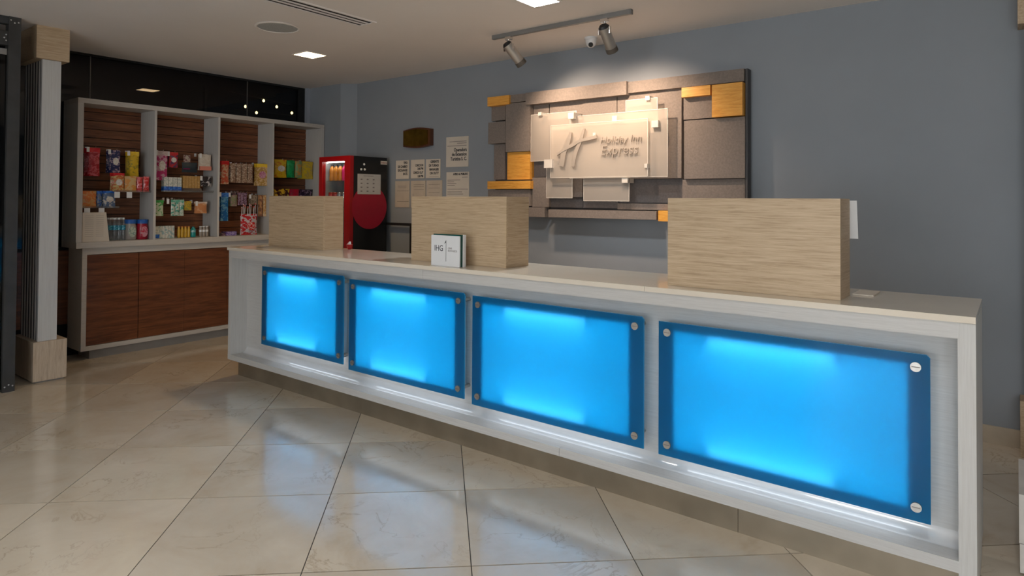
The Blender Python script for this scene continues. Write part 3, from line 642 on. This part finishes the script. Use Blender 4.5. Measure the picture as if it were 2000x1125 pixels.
def packets(n, x, y0, y1, z0, z1, m, desc, where, group, hdr=None, patch=None, th=.018, step=.027, shape='bag', hook=True, tagm=True, z_hook=None):
    """n alike packets one behind the other, the front one at x; an own label for each"""
    root = thing('snack_packet' if shape == 'bag' else 'carton', '', 'snack' if shape == 'bag' else 'box', (x, (y0+y1)/2, z0), group)
    if shape == 'bag':
        obj('wrapper', pack_bm(x, y0, y1, z0, z1, th), m, root, True)
        if hdr: obj('header', B().box(x-th/2-.0025, x-th/2+.0035, y0-.001, y1+.001, z1-(z1-z0)*.16, z1+.001).bevel(.0008, 1), hdr, root)
    else:
        obj('box_body', B().box(x-th, x, y0, y1, z0, z1).bevel(.0012, 1), m, root)
        if hdr: obj('printed_band', B().box(x-th-.0004, x+.0006, y0-.0005, y1+.0005, z0+(z1-z0)*.05, z0+(z1-z0)*.35), hdr, root)
    if patch:
        zc = z0+(z1-z0)*.5; hy = (y1-y0)*.30; hz = (z1-z0)*.17
        pts = [((y0+y1)/2+hy*math.cos(a), zc+hz*math.sin(a)) for a in [2*math.pi*i/12 for i in range(12)]]
        xx = x+.0012
        obj('printed_label', B().prism(pts, xx-.003, xx, 'x'), patch, root)
    for k in range(n):
        lb = (('%s of the %s %s' % (ORD[k], desc[1], where)) if n > 1 else '%s %s' % (desc[0], where))
        if k == 0: root['label'] = lb
        else: dup(root, (-step*k, random.uniform(-.003, .003), random.uniform(-.002, .002)), lb)
    if hook:
        zc = z1+.004 if z_hook is None else z_hook; yc = (y0+y1)/2
        h = thing('display_hook', 'wire hook with %s %s' % (desc[1], where), 'hook', (SB, yc, zc), 'display hooks on the slat wall')
        obj('rod', B().tube((SB, yc, zc-.006), (x+.02, yc, zc-.002), .0022, None, 8).tube((x+.02, yc, zc-.002), (x+.026, yc, zc+.010), .0022, None, 8), M_chrome, h, True)
        obj('back_plate', B().box(SB, SB+.004, yc-.012, yc+.012, zc-.02, zc+.015), M_chrome, h)
        if tagm: obj('price_tag', B().box(x+.010, x+.0115, yc-.072, yc-.048, zc-.045, zc+.002), M_white, h)
P = packets
w_red = wrap((.35, .006, .012), (.55, .10, .12), 34); w_blue = wrap((.015, .02, .09), (.42, .30, .36), 30, thr=.55); w_yel = wrap((.62, .40, .015), (.30, .24, .02), 26, thr=.58)
w_chr = wrap((.50, .12, .03), (.55, .40, .15), 30); w_cho = wrap((.62, .27, .06), (.60, .40, .18), 24); w_rr = wrap((.50, .02, .02), (.62, .16, .17), 38)
w_or = wrap((.62, .17, .03), (.58, .30, .10), 28); w_bl = wrap((.02, .07, .28), (.14, .18, .24), 34); w_bg = wrap((.10, .15, .26), (.50, .48, .46), 26, thr=.56)
h_red = wrap((.55, .01, .02), (.60, .03, .03), 10); h_blue = wrap((.02, .10, .45), (.05, .2, .6), 20); h_yel = wrap((.75, .48, .02), (.80, .55, .05), 12)
p_w = wrap((.70, .68, .62), (.60, .50, .45), 60); p_k = wrap((.03, .03, .04), (.2, .1, .1), 50)
L_ = 'on the first hook of the leftmost bay'
P(5, -6.85, 2.405, 2.498, 1.70, 1.962, w_red, ('red candy bag', 'tall red candy bags'), L_, 'red candy bags', h_red, None)
P(5, -6.85, 2.592, 2.676, 1.738, 1.952, w_blue, ('navy candy bag', 'navy and pink candy bags'), 'on the middle hook of the leftmost bay', 'navy candy bags', None, p_w)
P(5, -6.85, 2.762, 2.845, 1.70, 1.948, w_yel, ('yellow candy bag', 'tall yellow candy bags'), 'on the right hook of the leftmost bay', 'yellow candy bags', h_yel, None)
def tray(x, y0, y1, z, label, tags, depth=.14):
    t = thing('acrylic_tray', label, 'tray', (x, (y0+y1)/2, z))
    obj('base', B().box(SB, x+.01, y0, y1, z-.004, z), M_acr, t); obj('lip', B().prism([(x+.01, z-.004), (x+.014, z-.004), (x+.022, z+.016), (x+.018, z+.016)], y0, y1, 'y'), M_acr, t)
    for y in tags: obj('price_tag', B().box(x+.022, x+.0235, y-.024, y+.024, z-.058, z-.002), M_white, t)
tray(-6.78, 2.59, 2.925, 1.553, 'upper clear acrylic tray in the leftmost bay', (2.614, 2.722))
W2 = 'in the upper tray of the leftmost bay'
P(3, -6.78, 2.591, 2.688, 1.555, 1.731, w_chr, ('red and orange chip bag', 'red and orange chip bags'), W2, 'chip bags in the upper tray', h_red, p_w, .03, .035, hook=False)
P(3, -6.78, 2.692, 2.800, 1.555, 1.705, w_cho, ('orange chip bag', 'orange chip bags'), W2, 'chip bags in the upper tray', None, None, .03, .035, hook=False)
P(2, -6.78, 2.803, 2.857, 1.555, 1.700, w_rr, ('small red packet', 'small red packets left pair'), W2, 'red packets in the upper tray', None, None, .03, .035, hook=False)
P(1, -6.775, 2.860, 2.916, 1.555, 1.706, w_rr, ('small red packet', ''), 'at the right end of the upper tray in the leftmost bay', 'red packets in the upper tray', None, None, .03, .035, hook=False)
tray(-6.80, 2.335, 2.645, 1.400, 'lower clear acrylic tray in the leftmost bay', (2.37, 2.49))
W3 = 'in the lower tray of the leftmost bay'
P(3, -6.82, 2.347, 2.466, 1.402, 1.557, w_or, ('orange cookie bag', 'orange cookie bags'), W3, 'cookie bags in the lower tray', None, None, .03, .035, hook=False)
P(3, -6.82, 2.470, 2.512, 1.402, 1.557, w_bl, ('narrow blue packet', 'narrow blue packets'), W3, 'blue packets in the lower tray', h_blue, None, .02, .03, hook=False)
P(3, -6.80, 2.516, 2.622, 1.402, 1.559, w_bg, ('blue and grey cookie bag', 'blue and grey cookie bags'), W3, 'blue packets in the lower tray', h_blue, p_w, .03, .035, hook=False)
# paper price list leaning on the ledge
t = thing('price_list', 'white printed price list propped at the left end of the ledge', 'sign', (-6.75, 2.44, ZL))
obj('sheet', B().prism([(2.325, ZL+.001), (2.550, ZL+.001), (2.520, 1.358), (2.325, 1.358)], -6.754, -6.750, 'x'), M_paper, t)
obj('easel_back', B().prism([(-6.755, ZL+.001), (-6.755, 1.34), (-6.80, ZL+.001)], 2.40, 2.44, 'y'), M_white, t)
for k in range(11):
    z = 1.325-k*.019
    obj('text_line', B().box(-6.7500, -6.7493, 2.345, 2.415, z, z+.004).box(-6.7500, -6.7493, 2.435, 2.50, z, z+.004), plain('pale_ink', (.42, .38, .33), .8), t)
m_wat = glassy('clear_water_bottle', (.86, .90, .92), (.75, .78, .80), .14, rough=.08); m_lb = wrap((.02, .20, .33), (.10, .40, .50), 40)
for k, y in enumerate((2.590, 2.628, 2.666, 2.706)):
    for r_ in range(2):
        bottle(-6.84-.055*r_, y, ZL+.001, .0185, .217, m_wat, M_white, '%s clear water bottle with blue band, %s row on the ledge' % (['leftmost', 'second', 'third', 'fourth'][k], ['front', 'rear'][r_]), 'bottle', 'water bottles on the ledge', m_lb, .5)
def jar(x, y, r, h, m, lid, lab, label):
    t = thing('snack_jar', label, 'jar', (x, y, ZL+.001)); c = (x, y, ZL+.001)
    obj('body', B().lathe([(r*.9, 0), (r, .012), (r, h*.62), (r*.86, h*.78), (r*.86, h*.80)], c, 20), m, t, True)
    obj('lid', B().lathe([(r*.98, h*.80), (r*.98, h*.97), (r*.9, h)], c, 20), lid, t, True)
    pts = [(y+r*.62*math.cos(a), ZL+h*.40+h*.27*math.sin(a)) for a in [2*math.pi*i/14 for i in range(14)]]
    obj('front_label', B().prism(pts, x+r*.80, x+r+.002, 'x'), lab, t)
m_lid = plain('blue_lid', (.01, .10, .40), .4)
jar(-6.86, 2.776, .054, .197, plain('pale_candy_jar', (.30, .27, .25), .2), m_lid, wrap((.45, .50, .42), (.22, .32, .28), 50), 'blue-lidded jar with a pale green label on the ledge')
jar(-6.86, 2.884, .054, .195, plain('red_candy_jar', (.33, .01, .03), .25), m_lid, wrap((.55, .25, .30), (.5, .04, .08), 40), 'blue-lidded jar with a red body on the ledge')
# second bay
def P1(y0, y1, z0, z1, m, d, where, hdr=None, patch=None, n=1, **k): P(n, k.pop('x', -6.85), y0, y1, z0, z1, m, (d, d+'s'), where, d+'s', hdr, patch, **k)
b2 = 'in the second bay'
P1(3.012, 3.120, 1.676, 1.972, wrap((.45, .03, .14), (.55, .30, .38), 22), 'long pink packet', 'at the top left of the second bay', wrap((.60, .48, .47), (.5, .4, .4), 30), p_w, 3)
P1(3.150, 3.238, 1.812, 1.967, wrap((.42, .02, .03), (.10, .04, .10), 24), 'red pouch', 'on the second hook of the second bay', h_red, p_w, 3, x=-6.88)
t = thing('earphone_pack', 'hanging earphone pack with a dark and magenta cable coil in the second bay', 'earphones', (-6.85, 3.35, 1.76))
obj('card', B().box(-6.875, -6.872, 3.29, 3.36, 1.83, 1.947), wrap((.42, .36, .30), (.2, .1, .1), 40), t)
obj('pouch', pack_bm(-6.85, 3.266, 3.43, 1.765, 1.87, .025), plain('dark_pouch', (.02, .035, .045), .3), t, True)
obj('coil', B().lathe([(.030, -.004), (.034, 0), (.030, .004)], (-6.845, 3.31, 1.80), 18), plain('magenta_cable', (.35, .01, .12), .4), t, True)
P1(3.435, 3.560, 1.793, 1.962, wrap((.55, .48, .40), (.62, .56, .48), 22), 'white packet with pink base', 'at the top right of the second bay', None, None, 2, x=-6.82)
obj('pink_base', B().box(-6.8335, -6.8165, 3.436, 3.559, 1.793, 1.835), plain('salmon_print', (.62, .22, .16), .5), bpy.data.objects['snack_packet' if False else [o.name for o in bpy.data.objects if o.get('label', '').startswith('front of the white packet with pink base')][0]])
tray(-6.80, 3.06, 3.57, 1.560, 'clear acrylic tray across the middle of the second bay', ())
w_wb = wrap((.62, .62, .56), (.40, .45, .42), 50); w_br = wrap((.42, .25, .08), (.50, .33, .14), 40, thr=.6)
for k in range(4): P1(3.072+.045*k, 3.113+.045*k, 1.562, 1.708, w_wb, 'white and blue medicine box', ['at the left end of the tray in the second bay', 'second along the tray in the second bay', 'third along the tray in the second bay', 'fourth along the tray in the second bay'][k], h_blue, shape='box', th=.06, hook=False, x=-6.82)
for k in range(6): P1(3.262+.030*k, 3.290+.030*k, 1.600, 1.726, w_br, 'slim brown carton', '%s from the left in the brown row of the second bay' % ['first', 'second', 'third', 'fourth', 'fifth', 'sixth'][k], shape='box', th=.06, hook=False, x=-6.82)
P1(3.453, 3.563, 1.622, 1.725, wrap((.02, .02, .025), (.40, .40, .42), 18), 'black and white packet', 'right of the trays in second bay', shape='box', th=.05, hook=True, x=-6.82)
tag(obj('riser_block', B().box(-6.95, -6.80, 3.262, 3.45, 1.5605, 1.599), M_acr), 'clear riser under the brown cartons in the second bay', 'riser')
P1(2.988, 3.064, 1.314, 1.473, wrap((.50, .58, .42), (.06, .30, .07), 22), 'green and white packet', 'at the lower left of the second bay', wrap((.06, .35, .08), (.1, .45, .1), 20), None, 2, x=-6.80)
for k in range(3): P1(3.148+.044*k, 3.190+.044*k, 1.312, 1.478, wrap((.48, .55, .47), (.06, .30, .22), 26), 'white and green pouch', ['left of the three in the second bay', 'middle of the three in the second bay', 'right of the three in the second bay'][k], wrap((.12, .40, .28), (.3, .5, .4), 20), None, 1, x=-6.82, th=.02, tagm=(k == 0))
P1(3.290, 3.368, 1.368, 1.462, wrap((.55, .36, .03), (.30, .26, .05), 40), 'small yellow packet', 'in the lower row of the second bay', None, None, 3, x=-6.84)
P1(3.400, 3.525, 1.335, 1.457, wrap((.52, .22, .09), (.60, .34, .18), 14), 'orange soup pouch', 'at the lower right of the second bay', wrap((.6, .52, .46), (.6, .4, .3), 20), None, 2, x=-6.82, th=.03)
P1(2.966, 3.024, ZL+.001, 1.212, w_wb, 'white carton', 'at the far left of the ledge in the second bay', h_blue, None, 1, shape='box', th=.05, hook=False, x=-6.80)
for k in range(5): P1(3.030+.031*k, 3.058+.031*k, ZL+.001, 1.212, wrap((.58, .58, .52), (.30, .42, .42), 36), 'pale tall carton', '%s from the left on the ledge of the second bay' % ['first', 'second', 'third', 'fourth', 'fifth'][k], None, None, 1, shape='box', th=.07, hook=False, x=-6.82)
for k in range(4): bottle(-6.86, 3.245+.034*k, ZL+.001, .0155, .115, plain('yellow_bottle', (.55, .33, .03), .3), plain('orange_cap', (.6, .2, .02), .4), '%s small yellow bottle on the ledge of the second bay' % ['leftmost', 'second', 'third', 'rightmost'][k], 'bottle', 'yellow bottles', None, .7)
bottle(-6.84, 3.385, ZL+.001, .026, .112, plain('teal_bottle', (.01, .26, .26), .3), plain('teal_cap', (.02, .12, .14), .4), 'small teal bottle on the ledge of the second bay', 'bottle', None, wrap((.3, .5, .5), (.02, .2, .3), 60), .5)
for k in range(3): bottle(-6.86, 3.473+.034*k, ZL+.001, .016, .112, plain('grey_jar', (.30, .26, .22), .3), M_white, '%s small clear jar with white base on the ledge' % ['leftmost', 'middle', 'rightmost'][k], 'bottle', 'small clear jars', M_white, .85)
# third bay
P1(3.690, 3.778, 1.650, 1.905, wrap((.50, .10, .05), (.55, .35, .22), 30), 'red topped candy bag', 'at the top left of third bay', wrap((.55, .01, .01), (.62, .02, .02), 12), None, 3, tagm=False)
w_cl = wrap((.22, .16, .12), (.50, .42, .34), 55, thr=.56)
for k in range(4): P1(3.803+.068*k, 3.866+.068*k, 1.672, 1.883, wrap((.25, .15, .10), (.50, .40, .30), 60+k, thr=.55), 'clear candy bag', 'on the %s clear-bag hook of third bay' % ['first', 'second', 'third', 'fourth'][k], None, None, 3, x=-6.86, tagm=False)
P1(4.105, 4.245, 1.642, 1.893, wrap((.40, .24, .06), (.60, .42, .22), 30), 'yellow topped candy bag', 'at the top right of third bay', wrap((.78, .50, .02), (.80, .55, .04), 10), wrap((.55, .30, .38), (.4, .1, .2), 60), 3, x=-6.84, tagm=False)
P1(3.690, 3.778, 1.248, 1.556, wrap((.02, .13, .36), (.12, .32, .50), 24), 'long blue packet', 'at the middle left of third bay', h_blue, None, 4)
P1(3.815, 3.889, 1.408, 1.553, wrap((.20, .22, .12), (.30, .20, .18), 30), 'olive packet', 'beside the blue packets in the third bay', p_k, None, 3, x=-6.87)
for k in range(3): P1(3.898+.037*k, 3.932+.037*k, 1.420, 1.560, wrap((.28, .18, .26), (.12, .06, .10), 50), 'slim lilac packet', '%s of three in the third bay' % ['left', 'middle', 'right'][k], None, None, 1, x=-6.87, tagm=False, th=.012)
P1(4.055, 4.138, 1.430, 1.535, wrap((.16, .12, .08), (.30, .24, .18), 50), 'brown candy packet', 'right of the lilac packets in the third bay', None, None, 3, x=-6.87)
P1(4.150, 4.190, 1.290, 1.532, wrap((.42, .22, .10), (.18, .08, .05), 26), 'narrow tan stick packet', 'left of the pair in third bay', None, None, 2, tagm=False, th=.012)
P1(4.196, 4.235, 1.290, 1.532, wrap((.45, .25, .09), (.55, .40, .25), 26), 'narrow orange stick packet', 'right of the pair in third bay', None, None, 2, tagm=False, th=.012)
t = thing('lollipop_bag', 'upright red and white lollipop bag with sticks on the third bay ledge', 'snack', (-6.83, 4.0, ZL))
obj('wrapper', pack_bm(-6.80, 3.905, 4.110, ZL+.001, 1.320, .07, .008), wrap((.45, .015, .02), (.50, .46, .50), 22, thr=.5), t, True)
obj('round_label', B().prism([(4.02+.05*math.cos(a), 1.185+.045*math.sin(a)) for a in [2*math.pi*i/14 for i in range(14)]], -6.801, -6.7985, 'x'), wrap((.55, .02, .02), (.7, .6, .6), 60), t)
for k in range(8):
    y = 3.918+.024*k; h = 1.39+.05*((k*37) % 10)/10
    q = obj('stick', B().tube((-6.83-.01*(k % 3), y, 1.30), (-6.83-.01*(k % 3), y+.004, h), .003, None, 6), M_white, t)
    obj('wrapper_tip', B().lathe([(.004, 0), (.010, .012), (.003, .024)], (-6.83-.01*(k % 3), y+.004, h-.012), 8), wrap((.5, .03, .03), (.6, .5, .5), 60), q, True)
for k, (a, b, h) in enumerate(((3.69, 3.735, .03), (3.74, 3.862, .045))):
    P1(a, b, ZL+.001, ZL+h, [wrap((.12, .05, .10), (.35, .30, .30), 40), wrap((.16, .11, .34), (.35, .28, .50), 40)][k], ['small plum carton', 'flat purple carton'][k], 'lying on the ledge of third bay', None, None, 1, shape='box', th=.10, hook=False, x=-6.83)
# rightmost bay
w_y = wrap((.66, .44, .02), (.55, .18, .02), 26, thr=.57)
P1(4.350, 4.510, 1.745, 1.958, w_y, 'yellow chip bag', 'top left in the rightmost bay', None, p_w, 3, x=-6.86, th=.04, step=.045, tagm=False)
P1(4.515, 4.620, 1.750, 1.955, wrap((.01, .24, .06), (.02, .32, .10), 20), 'green chip bag', 'in the rightmost bay', None, None, 3, x=-6.86, th=.04, step=.045, tagm=False)
P1(4.622, 4.715, 1.750, 1.950, wrap((.20, .30, .14), (.50, .26, .06), 20), 'green and tan chip bag', 'in the rightmost bay', None, None, 2, x=-6.85, th=.04, step=.045, tagm=False)
P1(4.720, 4.880, 1.738, 1.952, wrap((.60, .42, .02), (.45, .34, .06), 26), 'mustard chip bag', 'top right in the rightmost bay', None, None, 3, x=-6.86, th=.04, step=.045, tagm=False)
tray(-6.83, 4.33, 4.89, 1.455, 'clear acrylic tray in the rightmost bay behind the oak screen', ())
P1(4.350, 4.555, 1.457, 1.612, wrap((.05, .015, .015), (.65, .40, .03), 14, thr=.5), 'black and yellow snack bag', 'in the tray of the rightmost bay', None, None, 2, x=-6.86, th=.04, step=.045, hook=False)
P1(4.560, 4.690, 1.457, 1.612, wrap((.42, .01, .03), (.25, .02, .04), 20), 'crimson snack bag', 'in the tray of the rightmost bay', None, None, 2, x=-6.86, th=.04, step=.045, hook=False)
P1(4.695, 4.880, 1.457, 1.610, wrap((.02, .012, .03), (.22, .14, .22), 26, thr=.56), 'black and plum snack bag', 'in the tray of the rightmost bay', None, None, 2, x=-6.86, th=.04, step=.045, hook=False)

# ------------------------------------------------------------------ left column and steel portal
t = thing('column', 'square column with oak capital, white fins and oak base at the left', 'column', (-6.42, 1.93, 0))
obj('foot', B().box(-6.70, -6.245, 1.83, 2.03, 0, .012), M_plg, t)
obj('base', B().box(-6.72, -6.23, 1.812, 2.046, .012, .328).bevel(.003, 1), M_oakv, t)
obj('shaft', B().box(-6.70, -6.262, 1.865, 1.978, .328, 2.62), M_lam, t)
obj('corner_board', B().box(-6.285, -6.250, 1.846, 1.978, .329, 2.619).bevel(.0015, 1), M_lam, t)
obj('recess', B().box(-6.70, -6.286, 1.855, 1.8649, .329, 2.619), plain('dark_recess', (.05, .052, .058), .7), t)
for k in range(6):
    x = -6.345-.064*k
    obj('fin', B().box(x-.0135, x+.0135, 1.8515, 1.8548, .329, 2.619).bevel(.001, 1), M_lam, t)
obj('capital', B().box(-6.72, -6.23, 1.798, 2.030, 2.621, CZ-.001).bevel(.003, 1), M_oaks, t)
t = thing('steel_portal', 'dark riveted steel post with cross beams at the left edge', 'post', (-6.16, 1.63, 0))
obj('post', B().box(-6.20, -6.12, 1.585, 1.664, 0, CZ-.001).bevel(.002, 1), M_post, t)
M_riv = plain('bright_rivet', (.8, .8, .8), .3, .6)
for y, z in ((1.60, .042), (1.625, .055), (1.65, .045), (1.598, 2.862), (1.622, 2.843), (1.647, 2.85)):
    obj('rivet', B().tube((-6.12, y, z), (-6.116, y, z), .006, .004, 10), M_riv, t)
obj('cross_beam', B().box(-6.19, -6.13, -1.5, 1.585, 2.665, 2.776), M_post, t)
obj('cross_beam', B().box(-6.19, -6.13, -1.5, 1.585, 2.83, CZ-.001), M_post, t)
for y, z in ((1.572, 2.70), (1.56, 2.72), (1.572, 2.745)): obj('rivet', B().tube((-6.13, y, z), (-6.126, y, z), .006, .004, 10), M_riv, t)
obj('white_rail', B().box(-6.20, -6.15, -1.5, 1.583, 2.594, 2.640), M_plg, t)
obj('glass_leaf', B().box(-6.165, -6.155, -1.5, 1.585, .02, 2.594), glassy('smoked_glass', (.10, .11, .12)), t)
# right-hand column and bench, only their edges show
t = thing('wall_column', 'oak-based column whose left edge shows at the right of the room', 'column', (.15, 4.98, 0))
obj('base', B().box(.02, .30, 4.90, WY-.016, 0, .33).bevel(.003, 1), M_oaks, t)
obj('shaft', B().box(.06, .26, 4.94, WY-.001, .331, 2.565), M_wall, t)
obj('capital', B().box(.02, .30, 4.90, WY-.001, 2.566, CZ-.001).bevel(.003, 1), M_oaks, t)
t = thing('white_bench', 'white upholstered bench end at the right edge of the picture', 'bench', (.3, 3.6, 0))
m_up = plain('white_upholstery', (.55, .52, .48), .6)
obj('seat_block', B().box(.008, .6, 3.35, 3.81, .13, .325).bevel(.02, 3), m_up, t, True); obj('base_block', B().box(.010, .6, 3.35, 3.81, .012, .127).bevel(.018, 3), m_up, t, True)
obj('foot', B().box(.03, .58, 3.38, 3.78, 0, .012), M_blackm, t)

# ------------------------------------------------------------------ outside the window
struct(obj('terrace_ground', B().box(-13, WX-.12, -5, 9, -.1, 0), M_dark))
struct(obj('terrace_wall', B().box(-13.1, -13, -5, 9, 0, 5), M_dark))
t = thing('string_lights', 'dark cord carrying five small glowing bulbs outside the window', 'string lights', (-9, 5.4, 2.8))
m_cord = plain('pale_cord', (.16, .13, .10), .6)
for y in (4.6, 6.1): obj('pole', B().tube((-9.01, y, 0), (-9.01, y, 3.06), .02), M_dark, t, True)
obj('cord', B().tube((-9, 4.6, 2.79), (-9, 6.1, 2.805), .0035, None, 6).tube((-9.02, 4.9, 3.05), (-9.02, 6.1, 2.96), .0035, None, 6), m_cord, t)
for y, z in ((5.203, 2.854), (5.381, 2.782), (5.496, 2.977), (5.718, 2.91), (5.984, 2.844)):
    q = obj('bulb', B().lathe([(.006, .022), (.017, .008), (.019, -.004), (.012, -.018), (.003, -.023)], (-9, y, z), 12), M_bulb, t, True)
    obj('socket', B().tube((-9, y, z+.022), (-9, y, z+.045), .008, None, 8), M_dark, q)
